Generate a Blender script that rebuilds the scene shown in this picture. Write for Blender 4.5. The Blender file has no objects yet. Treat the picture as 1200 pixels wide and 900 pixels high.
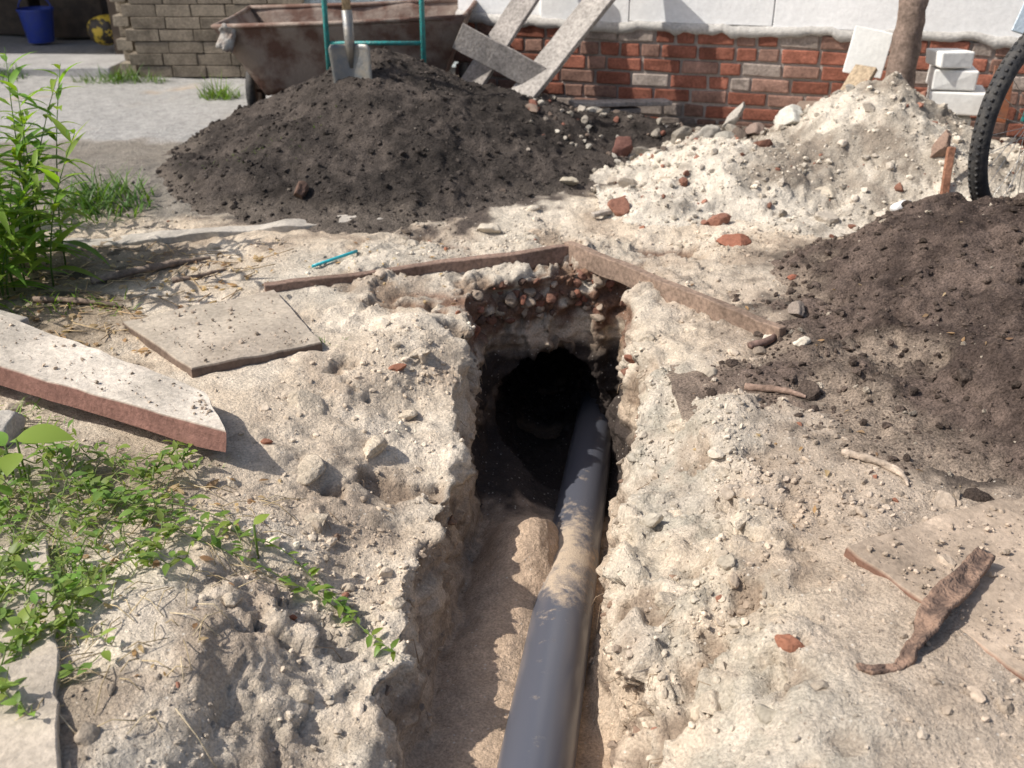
import bpy, bmesh, math, random
import numpy as np
from mathutils import Vector, Matrix
random.seed(7); rng=np.random.default_rng(7)
scene=bpy.context.scene
R=math.radians

# ------------------------------------------------------------------ noise
def _h(ix,iy,iz,s):
    h=(ix*374761393+iy*668265263+iz*1274126177+s*974711)&0xffffffff
    h=((h^(h>>13))*1274126177)&0xffffffff
    h=((h^(h>>16))*2246822519)&0xffffffff
    h=h^(h>>15)
    return (h&0xffffff)/float(0xffffff)*2-1
def noise3(p,s=0):
    i=np.floor(p).astype(np.int64); f=p-i; u=f*f*f*(f*(f*6-15)+10)
    x,y,z=i[:,0]+1000,i[:,1]+1000,i[:,2]+1000
    def c(a,b,d): return _h(x+a,y+b,z+d,s)
    ux,uy,uz=u[:,0],u[:,1],u[:,2]
    l=lambda a,b,t:a+(b-a)*t
    return l(l(l(c(0,0,0),c(1,0,0),ux),l(c(0,1,0),c(1,1,0),ux),uy),
             l(l(c(0,0,1),c(1,0,1),ux),l(c(0,1,1),c(1,1,1),ux),uy),uz)
def fbm(p,sc,octv=4,s=0,g=.5):
    a=1;t=0;tot=0
    for k in range(octv):
        t=t+a*noise3(p*sc*(2.03**k)+17.3*k,s+k); tot+=a; a*=g
    return t/tot*1.6
def billow(p,sc,octv=3,s=0,g=.5):
    a=1;t=0;tot=0
    for k in range(octv):
        t=t+a*(np.abs(noise3(p*sc*(2.03**k)+9.1*k,s+k))*2-.6); tot+=a; a*=g
    return t/tot
def worley(p,sc,s=0):
    q=p*sc; i=np.floor(q).astype(np.int64)
    f1=np.full(len(q),9.);f2=np.full(len(q),9.);rv=np.zeros(len(q))
    for a in(-1,0,1):
        for b in(-1,0,1):
            for c in(-1,0,1):
                X,Y,Z=i[:,0]+a+1000,i[:,1]+b+1000,i[:,2]+c+1000
                o=np.stack([_h(X,Y,Z,s+k)*.45+.5 for k in(1,2,3)],1)
                d=np.sqrt((((i+[a,b,c])+o-q)**2).sum(1)); r=_h(X,Y,Z,s+4)
                m=d<f1
                f2=np.where(m,f1,np.minimum(f2,d)); rv=np.where(m,r,rv); f1=np.where(m,d,f1)
    return f1,f2-f1,rv
def ss(a,b,x):
    t=np.clip((x-a)/(b-a),0,1); return t*t*(3-2*t)
def mix(a,b,t): 
    t=t[:,None]; return a*(1-t)+b*t
C=lambda *a:np.array(a,float)

# ------------------------------------------------------------------ materials
def newmat(name):
    m=bpy.data.materials.new(name); m.use_nodes=True
    nt=m.node_tree; b=nt.nodes['Principled BSDF']
    return m,nt,b
def N(nt,t,**k):
    n=nt.nodes.new(t)
    for a,v in k.items(): setattr(n,a,v)
    return n
def noise_node(nt,co,scale,detail=2,rough=.6):
    n=N(nt,'ShaderNodeTexNoise'); n.inputs['Scale'].default_value=scale
    n.inputs['Detail'].default_value=detail; n.inputs['Roughness'].default_value=rough
    nt.links.new(co,n.inputs['Vector']); return n
def mrange(nt,src,a,b,c,d):
    n=N(nt,'ShaderNodeMapRange'); n.inputs[1].default_value=a;n.inputs[2].default_value=b
    n.inputs[3].default_value=c;n.inputs[4].default_value=d; nt.links.new(src,n.inputs[0]); return n.outputs[0]
def mathn(nt,op,a,b):
    n=N(nt,'ShaderNodeMath',operation=op)
    for i,v in enumerate((a,b)):
        if isinstance(v,(int,float)): n.inputs[i].default_value=v
        else: nt.links.new(v,n.inputs[i])
    return n.outputs[0]
def attr_mat(name,scales=(18,150),var=(.22,.35),bump=((55,.008),),bdet=5,rough=.95,spec=.15,bs=1.0,speck=None):
    m,nt,b=newmat(name)
    at=N(nt,'ShaderNodeAttribute',attribute_name='Col')
    tc=N(nt,'ShaderNodeTexCoord').outputs['Object']
    f=None
    for s,v in zip(scales,var):
        o=mrange(nt,noise_node(nt,tc,s,3).outputs[0],.3,.7,1-v,1+v)
        f=o if f is None else mathn(nt,'MULTIPLY',f,o)
    vm=N(nt,'ShaderNodeVectorMath',operation='SCALE'); nt.links.new(at.outputs['Color'],vm.inputs[0]); nt.links.new(f,vm.inputs['Scale'])
    col=vm.outputs[0]
    if speck:
        vo=N(nt,'ShaderNodeTexVoronoi'); vo.inputs['Scale'].default_value=speck[0]; nt.links.new(tc,vo.inputs['Vector'])
        sc_=N(nt,'ShaderNodeSeparateColor'); nt.links.new(vo.outputs['Color'],sc_.inputs[0])
        sp=mrange(nt,vo.outputs['Distance'],.16,.28,1,0)
        ga=mrange(nt,sc_.outputs[0],.78,.82,0,speck[2])
        tone=N(nt,'ShaderNodeMix',data_type='RGBA'); nt.links.new(mrange(nt,sc_.outputs[1],.5,.55,0,1),tone.inputs[0])
        tone.inputs[6].default_value=(*speck[1],1); tone.inputs[7].default_value=(*speck[3],1)
        mx=N(nt,'ShaderNodeMix',data_type='RGBA'); nt.links.new(mathn(nt,'MULTIPLY',sp,ga),mx.inputs[0])
        nt.links.new(col,mx.inputs[6]); nt.links.new(tone.outputs[2],mx.inputs[7]); col=mx.outputs[2]
    nt.links.new(col,b.inputs['Base Color'])
    h=None
    for s,a in bump:
        o=mathn(nt,'MULTIPLY',noise_node(nt,tc,s,bdet,.68).outputs[0],a)
        h=o if h is None else mathn(nt,'ADD',h,o)
    bp=N(nt,'ShaderNodeBump'); bp.inputs['Strength'].default_value=bs; bp.inputs['Distance'].default_value=1.0
    nt.links.new(h,bp.inputs['Height']); nt.links.new(bp.outputs[0],b.inputs['Normal'])
    b.inputs['Roughness'].default_value=rough; b.inputs['Specular IOR Level'].default_value=spec
    return m
M_ground=attr_mat('ground_soil',var=(.18,.28),speck=(75,(.70,.65,.57),.7,(.27,.21,.16)),bump=((55,.014),))
M_soil=attr_mat('dark_soil',var=(.3,.55),bump=((65,.020),))
M_rock=attr_mat('rock',scales=(15,120),var=(.12,.18),bump=((60,.004),),bdet=3)
M_conc=attr_mat('concrete',scales=(5,60),var=(.15,.2),bump=((70,.004),))
M_wood=attr_mat('weathered_wood',scales=(5,60),var=(.2,.35),bump=((80,.004),))
M_brick=attr_mat('brick',scales=(9,70),var=(.3,.3),bump=((70,.005),))
M_plaster=attr_mat('plaster',scales=(3,50),var=(.05,.06),bump=((20,.003),),bdet=3)

def flat_mat(name,c1,c2,scale=20,rough=.6,metal=0,bump=.003,bscale=80,lo=.4,hi=.6):
    m,nt,b=newmat(name); tc=N(nt,'ShaderNodeTexCoord').outputs['Object']
    f=mrange(nt,noise_node(nt,tc,scale,4).outputs[0],lo,hi,0,1)
    mx=N(nt,'ShaderNodeMix',data_type='RGBA'); nt.links.new(f,mx.inputs[0])
    mx.inputs[6].default_value=(*c1,1); mx.inputs[7].default_value=(*c2,1); nt.links.new(mx.outputs[2],b.inputs['Base Color'])
    bp=N(nt,'ShaderNodeBump'); bp.inputs['Distance'].default_value=bump; bp.inputs['Strength'].default_value=1
    nt.links.new(noise_node(nt,tc,bscale).outputs[0],bp.inputs['Height']); nt.links.new(bp.outputs[0],b.inputs['Normal'])
    b.inputs['Roughness'].default_value=rough; b.inputs['Metallic'].default_value=metal
    return m
M_rust=flat_mat('rusty_steel',(.14,.075,.055),(.30,.24,.2),6,.85,0,.004,60)
M_rust2=flat_mat('rust_orange',(.3,.1,.04),(.18,.09,.06),10,.9)
M_scrap=flat_mat('flaking_rust',(.10,.065,.05),(.27,.175,.125),26,.9,0,.012,70)
M_cement=flat_mat('dried_cement',(.42,.4,.37),(.25,.2,.17),14,.95,0,.01,50)
M_teal=flat_mat('teal_paint',(.03,.28,.27),(.05,.2,.19),40,.4)
M_steel=flat_mat('worn_steel',(.20,.205,.21),(.28,.26,.23),18,.5,.6,.002,60)
M_rubber=flat_mat('rubber',(.025,.025,.027),(.06,.056,.052),30,.75)
M_chrome=flat_mat('chrome',(.5,.5,.5),(.35,.33,.3),60,.3,.9,.0005)
M_blue=flat_mat('blue_plastic',(.02,.05,.35),(.03,.06,.3),20,.4)
M_yellow=flat_mat('yellow_plastic',(.7,.5,.06),(.05,.04,.03),9,.5,lo=.52,hi=.54)
M_cyan=flat_mat('turquoise_plastic',(.02,.42,.50),(.04,.36,.42),50,.35)
M_white=flat_mat('white_plastic',(.8,.8,.8),(.7,.7,.7),50,.3)
M_glass=flat_mat('window_glass',(.04,.05,.06),(.05,.06,.07),5,.08)
M_bluemetal=flat_mat('galvanised_sheet',(.45,.52,.58),(.38,.45,.5),12,.45,.3)
M_garage=flat_mat('dark_boards',(.06,.045,.035),(.1,.075,.055),8,.9)
M_roof=flat_mat('roofing_sheet',(.25,.25,.25),(.3,.3,.29),8,.9)

def leaf_material():
    m=bpy.data.materials.new('leaf'); m.use_nodes=True; nt=m.node_tree; nt.nodes.remove(nt.nodes['Principled BSDF'])
    out=nt.nodes['Material Output']; at=N(nt,'ShaderNodeAttribute',attribute_name='Col')
    p=N(nt,'ShaderNodeBsdfPrincipled'); p.inputs['Roughness'].default_value=.45; p.inputs['Specular IOR Level'].default_value=.35
    t=N(nt,'ShaderNodeBsdfTranslucent'); ms=N(nt,'ShaderNodeMixShader'); ms.inputs[0].default_value=.38
    v2=N(nt,'ShaderNodeVectorMath',operation='MULTIPLY'); nt.links.new(at.outputs['Color'],v2.inputs[0]); v2.inputs[1].default_value=(1.9,1.9,.5)
    nt.links.new(at.outputs['Color'],p.inputs['Base Color']); nt.links.new(v2.outputs[0],t.inputs['Color'])
    nt.links.new(p.outputs[0],ms.inputs[1]); nt.links.new(t.outputs[0],ms.inputs[2]); nt.links.new(ms.outputs[0],out.inputs['Surface'])
    return m
M_leaf=leaf_material()

def pipe_mat():
    m,nt,b=newmat('grey_pvc'); tc=N(nt,'ShaderNodeTexCoord').outputs['Object']
    geo=N(nt,'ShaderNodeNewGeometry'); sx=N(nt,'ShaderNodeSeparateXYZ'); nt.links.new(geo.outputs['Normal'],sx.inputs[0])
    up=mrange(nt,sx.outputs['Z'],.2,1,0,.20)
    n=noise_node(nt,tc,13,8,.72).outputs[0]
    s2=N(nt,'ShaderNodeSeparateXYZ'); nt.links.new(tc,s2.inputs[0])
    yy=mathn(nt,'ABSOLUTE',mathn(nt,'SUBTRACT',s2.outputs['Y'],2.45),0)
    near=mrange(nt,yy,0,.50,.34,0)
    v=mathn(nt,'ADD',mathn(nt,'ADD',n,up),near)
    f=mrange(nt,v,.80,1.0,0.03,1)
    mx=N(nt,'ShaderNodeMix',data_type='RGBA'); nt.links.new(f,mx.inputs[0])
    mx.inputs[6].default_value=(.078,.086,.112,1); mx.inputs[7].default_value=(.48,.38,.28,1)
    nt.links.new(mx.outputs[2],b.inputs['Base Color'])
    nt.links.new(mrange(nt,f,0,1,.27,.95),b.inputs['Roughness'])
    bp=N(nt,'ShaderNodeBump'); bp.inputs['Distance'].default_value=.003
    nt.links.new(mathn(nt,'MULTIPLY',f,noise_node(nt,tc,200).outputs[0]),bp.inputs['Height']); nt.links.new(bp.outputs[0],b.inputs['Normal'])
    return m
M_pipe=pipe_mat()

# ------------------------------------------------------------------ mesh helpers
def mesh_obj(name,v,f,mat,col=None,smooth=False,parent=None):
    me=bpy.data.meshes.new(name)
    v=np.asarray(v,float)
    if isinstance(f,np.ndarray):
        k=f.shape[1]; n=len(f)
        me.vertices.add(len(v)); me.vertices.foreach_set('co',v.ravel())
        me.loops.add(n*k); me.loops.foreach_set('vertex_index',f.ravel().astype(np.int32))
        me.polygons.add(n); me.polygons.foreach_set('loop_start',np.arange(0,n*k,k,dtype=np.int32))
        me.update(calc_edges=True)
    else:
        me.from_pydata([tuple(a) for a in v],[],f)
    if col is not None:
        a=me.color_attributes.new('Col','FLOAT_COLOR','POINT')
        c=np.ones((len(v),4)); c[:,:3]=col; a.data.foreach_set('color',c.ravel())
    me.polygons.foreach_set('use_smooth',[smooth]*len(me.polygons))
    me.materials.append(mat); me.update()
    o=bpy.data.objects.new(name,me); scene.collection.objects.link(o)
    if parent: o.parent=parent
    return o
def empty(name):
    e=bpy.data.objects.new(name,None); scene.collection.objects.link(e); e.empty_display_size=.1; return e
class MB:
    def __init__(s): s.v=[];s.f=[];s.c=[];s.n=0
    def add(s,v,f,c=(.5,.5,.5)):
        v=np.asarray(v,float); s.v.append(v); s.f+= [tuple(i+s.n for i in q) for q in f]
        c=np.asarray(c,float); s.c.append(np.tile(c,(len(v),1)) if c.ndim==1 else c); s.n+=len(v)
    def box(s,c0,size,rot=None,col=(.5,.5,.5),jit=0):
        sx,sy,sz=[a/2 for a in size]
        v=np.array([(x,y,z) for x in(-sx,sx) for y in(-sy,sy) for z in(-sz,sz)],float)
        if jit: v+=rng.uniform(-jit,jit,v.shape)
        if rot is not None: v=v@np.array(rot).T
        v+=np.array(c0); s.add(v,[(0,1,3,2),(4,6,7,5),(0,4,5,1),(2,3,7,6),(0,2,6,4),(1,5,7,3)],col)
    def tube(s,pts,r,seg=10,col=(.5,.5,.5),cap=True):
        pts=[Vector(p) for p in pts]; rs=r if hasattr(r,'__len__') else [r]*len(pts)
        V=[];F=[];pn=None
        for i,p in enumerate(pts):
            d=(pts[min(i+1,len(pts)-1)]-pts[max(i-1,0)]).normalized()
            if pn is None: a=d.orthogonal().normalized()
            else: a=(pn-d*pn.dot(d)).normalized()
            pn=a; b=d.cross(a)
            for k in range(seg):
                t=2*math.pi*k/seg; V.append(p+(a*math.cos(t)+b*math.sin(t))*rs[i])
        for i in range(len(pts)-1):
            for k in range(seg):
                k2=(k+1)%seg; F.append((i*seg+k,i*seg+k2,(i+1)*seg+k2,(i+1)*seg+k))
        if cap: F.append(tuple(range(seg))[::-1]); F.append(tuple((len(pts)-1)*seg+k for k in range(seg)))
        s.add(V,F,col)
    def build(s,name,mat,smooth=False,parent=None,bevel=0,seg=2):
        o=mesh_obj(name,np.concatenate(s.v),s.f,mat,np.concatenate(s.c),smooth,parent)
        if bevel:
            m=o.modifiers.new('b','BEVEL'); m.width=bevel; m.segments=seg; m.limit_method='ANGLE'
        return o
def rz(a): return np.array(Matrix.Rotation(a,3,'Z'))
def euler(x,y,z):
    from mathutils import Euler
    return np.array(Euler((x,y,z)).to_matrix())

# ------------------------------------------------------------------ terrain
XC=lambda y:.0+(y-1.6)*.080
def zpipe(y): return -.36-.165*(y-1.58)
def xpipe(y): return .052+.1389*(y-1.58)
def H(x,y):
    p=np.stack([x,y,0*x],1)
    base=.022*fbm(p,1.3,3,3)
    base+=.03*ss(-.8,-1.5,x)*ss(3.2,2.0,y)
    base+=.02*ss(.5,1.0,x)
    wob=.055*fbm(p,2.6,3,11)+.022*fbm(p,8,2,12)
    xc=XC(y)
    hw=.20+.012*(y-1.6)
    left=(x<xc)
    d=np.abs(x-xc)-hw+wob
    zf=zpipe(y)-.035
    xp=xpipe(y)
    # sand slipped down the left side and lapping over the pipe
    nn=fbm(p,6,3,15)
    yc=2.48-.5*(x-xp)
    zf=zf+(.165+.02*nn)*ss(.045,-.10,x-xp+.03*nn)*np.exp(-(np.abs(y-yc)/.24)**2)*ss(-.35,-.12,x-xp+.0*y)
    zf=zf+.07*np.exp(-(((x-xc+.10)/.14)**2+((y-2.25)/.55)**2))
    zf=zf+.10*ss(2.75,3.05,y)*ss(.05,-.15,x-xc)
    wl=np.where(left,.045,.08); 
    far=ss(2.4,3.3,y)
    zs=np.where(left,-.15,-.12)*(1-far)-.02*far
    sw=np.where(left,.60,.30)*(1-far)+.10*far
    e=(y-3.68)+wob*1.0
    dd=np.maximum(d,e)
    wall=ss(0,1,dd/wl)
    sh=zs*(1-ss(0,1,(dd-wl)/sw))
    z=np.where(dd<=0,zf,zf+(zs-zf)*wall)
    z=np.where(dd>wl,sh,z)
    return base*ss(-.05,.25,dd)+z, dd
def colour(P,dd):
    x,y,z=P[:,0],P[:,1],P[:,2]
    n1=fbm(P,1.6,4,21); n2=fbm(P,5,4,22); n3=fbm(P,14,3,23)
    T=lambda k:np.tile(k,(len(x),1))
    sand=C(.57,.475,.37); grey=C(.50,.445,.37); tan=C(.50,.37,.265); brown=C(.22,.16,.12); dark=C(.050,.040,.035)
    c=mix(T(sand),T(grey),ss(-.5,.5,n1))
    c=mix(c,T(C(.68,.60,.495)),ss(.1,.7,n2)*.6)
    c=mix(c,T(C(.35,.275,.21)),ss(.12,.65,-n2)*.65)
    c=mix(c,T(C(.38,.305,.24)),ss(.45,.85,x+.2*n2)*ss(4.0,3.2,y)*.75)
    c=mix(c,T(C(.34,.32,.265)),ss(.25,.4,x+.1*n2)*ss(.75,.5,x+.1*n3)*ss(3.4,2.8,y)*ss(-.3,.5,n3)*.55)
    c=mix(c,T(brown),ss(.80,1.15,x+.28*n2-.3*np.abs(y-2.7))*ss(3.6,3.2,y)*.65)
    c=mix(c,T(dark),ss(1.45,1.05,np.hypot((x-2.2)/1.05,(y-3.0)/1.0)+.22*n3+.16*n2)*.9)
    c=mix(c,T(dark*1.6),ss(1.42,1.2,np.hypot(x+.55,y-5.65)+.16*n3+.14*n2)*.95)
    c=mix(c,T(C(.18,.165,.145)),ss(-.55,-.95,x+.25*n2)*ss(4.2,4.6,y+.15*n2)*ss(6.3,5.8,y+.1*n2)*.85)  # left yard: damp grey soil, with the shade there painted into the colour
    c=mix(c,T(C(.24,.185,.13)),ss(-1.1,-1.5,x+.2*n2)*ss(2.6,2.9,y)*ss(4.2,3.9,y)*.8)
    c=mix(c,T(C(.26,.21,.15)),ss(-.75,-1.0,x+.2*n2)*ss(2.6,2.3,y)*.5)
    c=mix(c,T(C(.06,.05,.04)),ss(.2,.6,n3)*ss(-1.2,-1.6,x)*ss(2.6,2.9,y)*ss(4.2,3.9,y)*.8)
    c=mix(c,T(C(.10,.083,.07)),ss(5.2,5.6,y+.15*n2)*ss(-.2,.3,x)*.9)
    c=mix(c,T(C(.38,.37,.355)),ss(5.85,6.0,y+.08*n2)*ss(-1.2,-1.5,x)*ss(-.9,-.3,n1*.5+n2*.6))
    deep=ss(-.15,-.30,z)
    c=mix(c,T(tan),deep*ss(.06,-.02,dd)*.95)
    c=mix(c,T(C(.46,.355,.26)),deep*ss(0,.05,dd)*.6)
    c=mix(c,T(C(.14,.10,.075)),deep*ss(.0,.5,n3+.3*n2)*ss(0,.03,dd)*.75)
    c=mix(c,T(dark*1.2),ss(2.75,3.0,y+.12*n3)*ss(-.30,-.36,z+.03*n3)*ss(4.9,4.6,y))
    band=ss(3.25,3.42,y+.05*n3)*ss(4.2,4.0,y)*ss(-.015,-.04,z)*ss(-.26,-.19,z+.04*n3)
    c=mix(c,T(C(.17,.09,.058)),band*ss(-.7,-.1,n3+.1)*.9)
    return c
X0,X1,Y0,Y1=-2.4,2.4,.5,5.4
nx,ny=241,246
gx,gy=np.meshgrid(np.linspace(X0,X1,nx),np.linspace(Y0,Y1,ny)); gx=gx.ravel();gy=gy.ravel()
z,_=H(gx,gy)
top=np.stack([gx,gy,z],1); bot=np.stack([gx,gy,np.full_like(gx,-1.3)],1)
idx=np.arange(nx*ny).reshape(ny,nx)
q=np.stack([idx[:-1,:-1],idx[:-1,1:],idx[1:,1:],idx[1:,:-1]],-1).reshape(-1,4)
qb=q[:,::-1]+nx*ny
def side(a):
    a=np.asarray(a); return np.stack([a[:-1],a[:-1]+nx*ny,a[1:]+nx*ny,a[1:]],-1)
S=np.concatenate([side(idx[0]),side(idx[-1])[:, ::-1],side(idx[:,0])[:, ::-1],side(idx[:,-1])])
tmp=mesh_obj('tmp',np.concatenate([top,bot]),np.concatenate([q,qb,S]),M_ground)
bm=bmesh.new(); bm.from_mesh(tmp.data); bmesh.ops.recalc_face_normals(bm,faces=bm.faces); bm.to_mesh(tmp.data); bm.free()
bm=bmesh.new(); bmesh.ops.create_uvsphere(bm,u_segments=32,v_segments=20,radius=1)
me=bpy.data.meshes.new('t2'); bm.to_mesh(me); bm.free(); cut=bpy.data.objects.new('t2',me); scene.collection.objects.link(cut)
cut.scale=(.235,.85,.27); cut.location=(.145,4.0,-.61)
bo=tmp.modifiers.new('b','BOOLEAN'); bo.object=cut; bo.operation='DIFFERENCE'; bo.solver='EXACT'
rm=tmp.modifiers.new('r','REMESH'); rm.mode='VOXEL'; rm.voxel_size=.0105
bpy.context.view_layer.update()
dg=bpy.context.evaluated_depsgraph_get(); em=bpy.data.meshes.new_from_object(tmp.evaluated_get(dg))
nv=len(em.vertices); V=np.empty(nv*3); em.vertices.foreach_get('co',V); V=V.reshape(-1,3)
Nn=np.empty(nv*3); em.vertex_normals.foreach_get('vector',Nn); Nn=Nn.reshape(-1,3)
li=np.empty(len(em.loops),np.int32); em.loops.foreach_get('vertex_index',li); Q=li.reshape(-1,4)
bpy.data.objects.remove(tmp); bpy.data.objects.remove(cut)
fz=V[Q].mean(1)
keep=(fz[:,2]>-1.15)&(fz[:,0]>X0+.012)&(fz[:,0]<X1-.012)&(fz[:,1]<Y1-.012)&(fz[:,1]>Y0+.012)
Q=Q[keep]
used=np.unique(Q); remap=-np.ones(nv,int); remap[used]=np.arange(len(used)); Q=remap[Q]; V=V[used];Nn=Nn[used]
_,dd=H(V[:,0],V[:,1])
x,y,z=V.T
bank=ss(-.02,.05,dd)*np.where(x<XC(y),ss(.80,.40,dd),ss(.60,.25,dd))
bank=np.maximum(bank,ss(-.05,-.12,z)*ss(-.02,.03,dd))
wallm=ss(.85,.5,Nn[:,2])*ss(-.03,-.08,z)
floor=ss(.02,-.02,dd)*ss(.5,.8,Nn[:,2])
edge=ss(0,.12,x-X0)*ss(0,.12,X1-x)*ss(0,.12,Y1-y)
Vs=V*np.array([1,1,2.6])
wp_=V+.045*np.stack([fbm(V,8,4,701),fbm(V,8,4,702),fbm(V,8,4,703)],1)
f1,e1,r1=worley(wp_,5.5,50); f1b,e2,r2=worley(wp_,14,60)
patch=ss(-.15,.35,fbm(V,2.4,3,704))
chunk=patch*(.026*r1+.011*r2)
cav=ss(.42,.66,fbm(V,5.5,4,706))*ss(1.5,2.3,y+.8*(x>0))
dsp=.006*fbm(V,5,3,31)+.0035*fbm(V,22,3,32)
lumpy=.034*fbm(V,3.2,4,33)+.012*fbm(V,14,4,35,.6)+.006*fbm(V,45,2,36)*patch+chunk-.026*cav
dsp=dsp*(1-bank)+bank*lumpy
dsp+=wallm*(.020*fbm(Vs,6,4,36,.6)+.006*billow(Vs,14,2,39))
inner_=ss(.03,-.01,dd)*(1-floor)
dsp*=(1-.6*inner_)
dsp=dsp*(1-floor)+floor*(.008*fbm(V,6,3,40)+.004*fbm(V,25,2,41))
trod=ss(.5,.9,x)*ss(3.8,3.2,y)*(1-bank)
dsp+=trod*(.010*fbm(V,7,4,43,.6)+.008*np.maximum(0,fbm(V,20,3,42)))
mid=ss(3.5,3.9,y)*(1-bank); dsp+=mid*(.008*fbm(V,9,4,44,.6)+.004*np.maximum(0,fbm(V,30,2,46)))
V=V+Nn*(dsp*edge)[:,None]
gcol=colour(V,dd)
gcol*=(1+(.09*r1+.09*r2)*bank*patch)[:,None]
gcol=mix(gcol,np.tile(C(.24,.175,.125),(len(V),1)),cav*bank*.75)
def axis(lo,hi,step,far):
    a=list(np.arange(lo,hi+1e-6,step)); s=step
    up=[];v=a[-1]
    while v<far: s*=1.35; v+=s; up.append(v)
    s=step;v=a[0];dn=[]
    while v>-far: s*=1.35; v-=s; dn.append(v)
    return np.array(dn[::-1]+a+up)
ax=axis(-4.8,4.8,.04,90); ay=axis(.54,10.02,.04,90)
ox,oy=np.meshgrid(ax,ay); sh=ox.shape; ox=ox.ravel(); oy=oy.ravel()
inner=np.maximum.reduce([X0-ox,ox-X1,Y0-oy,oy-Y1])
Po=np.stack([ox,oy,0*ox],1)
oz=-.012+.022*fbm(Po,1.3,3,3)+ss(.0,.2,inner)*(.008*fbm(Po,6,3,52)+.004*fbm(Po,16,2,53))*ss(12,6,np.hypot(ox,oy))
oz+=.03*ss(-.8,-1.5,ox)*ss(3.2,2.0,oy)+.02*ss(.5,1.0,ox)
Po[:,2]=oz
oi=np.arange(len(ox)).reshape(sh)
oq=np.stack([oi[:-1,:-1],oi[:-1,1:],oi[1:,1:],oi[1:,:-1]],-1).reshape(-1,4)
cc=Po[oq].mean(1)
ins=(cc[:,0]>X0+.05)&(cc[:,0]<X1-.05)&(cc[:,1]>Y0+.02)&(cc[:,1]<Y1-.05)
oq=oq[~ins]
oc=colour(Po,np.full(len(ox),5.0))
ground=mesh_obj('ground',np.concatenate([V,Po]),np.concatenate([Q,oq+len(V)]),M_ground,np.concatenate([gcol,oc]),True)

from mathutils.bvhtree import BVHTree
bvh=BVHTree.FromPolygons([tuple(a) for a in np.concatenate([V,Po])],[tuple(int(i) for i in a) for a in np.concatenate([Q,oq+len(V)])])
def gz(x,y):
    h=bvh.ray_cast(Vector((x,y,3)),Vector((0,0,-1)))
    return h[0].z if h[0] else 0.0

# ------------------------------------------------------------------ piles
def pile(name,xr,yr,step,hf,colf,mat,amp=1,seed=0):
    xs=np.arange(xr[0],xr[1],step); ys=np.arange(yr[0],yr[1],step)
    a,b=np.meshgrid(xs,ys); s=a.shape;a=a.ravel();b=b.ravel(); P=np.stack([a,b,0*a],1)
    h=hf(a,b,P)
    P[:,2]=h
    m=ss(-.01,.08,h)
    _,_,rr=worley(P+.03*np.stack([fbm(P,9,3,75),fbm(P,9,3,76),fbm(P,9,3,77)],1),13,80+seed)
    cm=ss(0,.5,fbm(P,2.5,3,85+seed))
    P[:,2]+=m*amp*(.030*fbm(P,3.2,4,60+seed)+.013*fbm(P,11,4,64+seed,.6)+.007*fbm(P,32,2,66+seed)+.012*rr*cm)
    P[:,0]+=.010*fbm(P,12,2,70+seed); P[:,1]+=.010*fbm(P,12,2,73+seed)
    i=np.arange(len(a)).reshape(s); q=np.stack([i[:-1,:-1],i[:-1,1:],i[1:,1:],i[1:,:-1]],-1).reshape(-1,4)
    q=q[(h[q].max(1)>-.035)]
    u=np.unique(q); r=-np.ones(len(a),int); r[u]=np.arange(len(u)); q=r[q];P=P[u]
    o=mesh_obj(name,P,q,mat,colf(P),True)
    return o,P,q
def cone(x,y,cx,cy,rx,ry,h,k=.10):
    dx,dy=x-cx,y-cy
    r=np.sqrt((dx/rx)**2+(dy/ry)**2+k*k)-k
    t=1-r
    return h*np.where(t>0,np.sign(t)*np.abs(t)**1.1,t)
def smax(a,b,k=.05):
    h=np.clip(.5+.5*(a-b)/k,0,1); return b*(1-h)+a*h+k*h*(1-h)
def hA(x,y,P):
    n=.07*fbm(P,1.5,4,81)
    h=smax(cone(x,y,-.70,5.65,1.20,1.28,.50,.14),cone(x,y,-.25,5.75,1.1,1.0,.35,.15))
    h=smax(h,cone(x,y,.55,5.85,.9,.45,.16,.2))
    return h+n*ss(-.1,.1,h)-.02
def cA(P):
    n=fbm(P,4,4,91); n2=fbm(P,20,3,92)
    c=mix(np.tile(C(.050,.042,.037),(len(P),1)),np.tile(C(.092,.076,.066),(len(P),1)),ss(-.3,.5,n+.4*n2))
    return mix(c,np.tile(C(.18,.15,.125),(len(P),1)),ss(.06,.0,P[:,2]+.03*n)*.6)
pA,PA,_=pile('black_soil_pile',(-2.1,1.5),(4.2,7.1),.013,hA,cA,M_soil,1.1,0)
def hB(x,y,P):
    n=.09*fbm(P,1.8,4,101)
    h=smax(cone(x,y,1.88,5.05,.95,.85,.45,.12),cone(x,y,1.35,5.0,1.1,.78,.25,.2))
    h=smax(h,cone(x,y,2.5,4.9,.7,.7,.25,.2))
    return h+n*ss(-.1,.1,h)-.015
def cB(P):
    n=fbm(P,3,4,111); n2=fbm(P,18,3,112)
    c=mix(np.tile(C(.36,.315,.26),(len(P),1)),np.tile(C(.61,.55,.465),(len(P),1)),ss(-.5,.35,n+.4*n2))
    return mix(c,np.tile(C(.20,.16,.125),(len(P),1)),ss(.3,.6,-n+.5*n2)*.6)
pB,PB,_=pile('sand_pile',(.4,3.2),(4.0,6.0),.012,hB,cB,M_ground,1.35,10)
def hC(x,y,P):
    n=.08*fbm(P,1.9,4,121)
    h=smax(cone(x,y,2.35,3.20,1.35,1.15,.56,.15),cone(x,y,1.75,3.10,.90,.75,.26,.25))
    h=smax(h,cone(x,y,1.70,2.55,.85,.72,.27,.2)); h=smax(h,cone(x,y,1.20,2.95,.45,.45,.08,.3))
    return h+n*ss(-.1,.1,h)-.02
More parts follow.
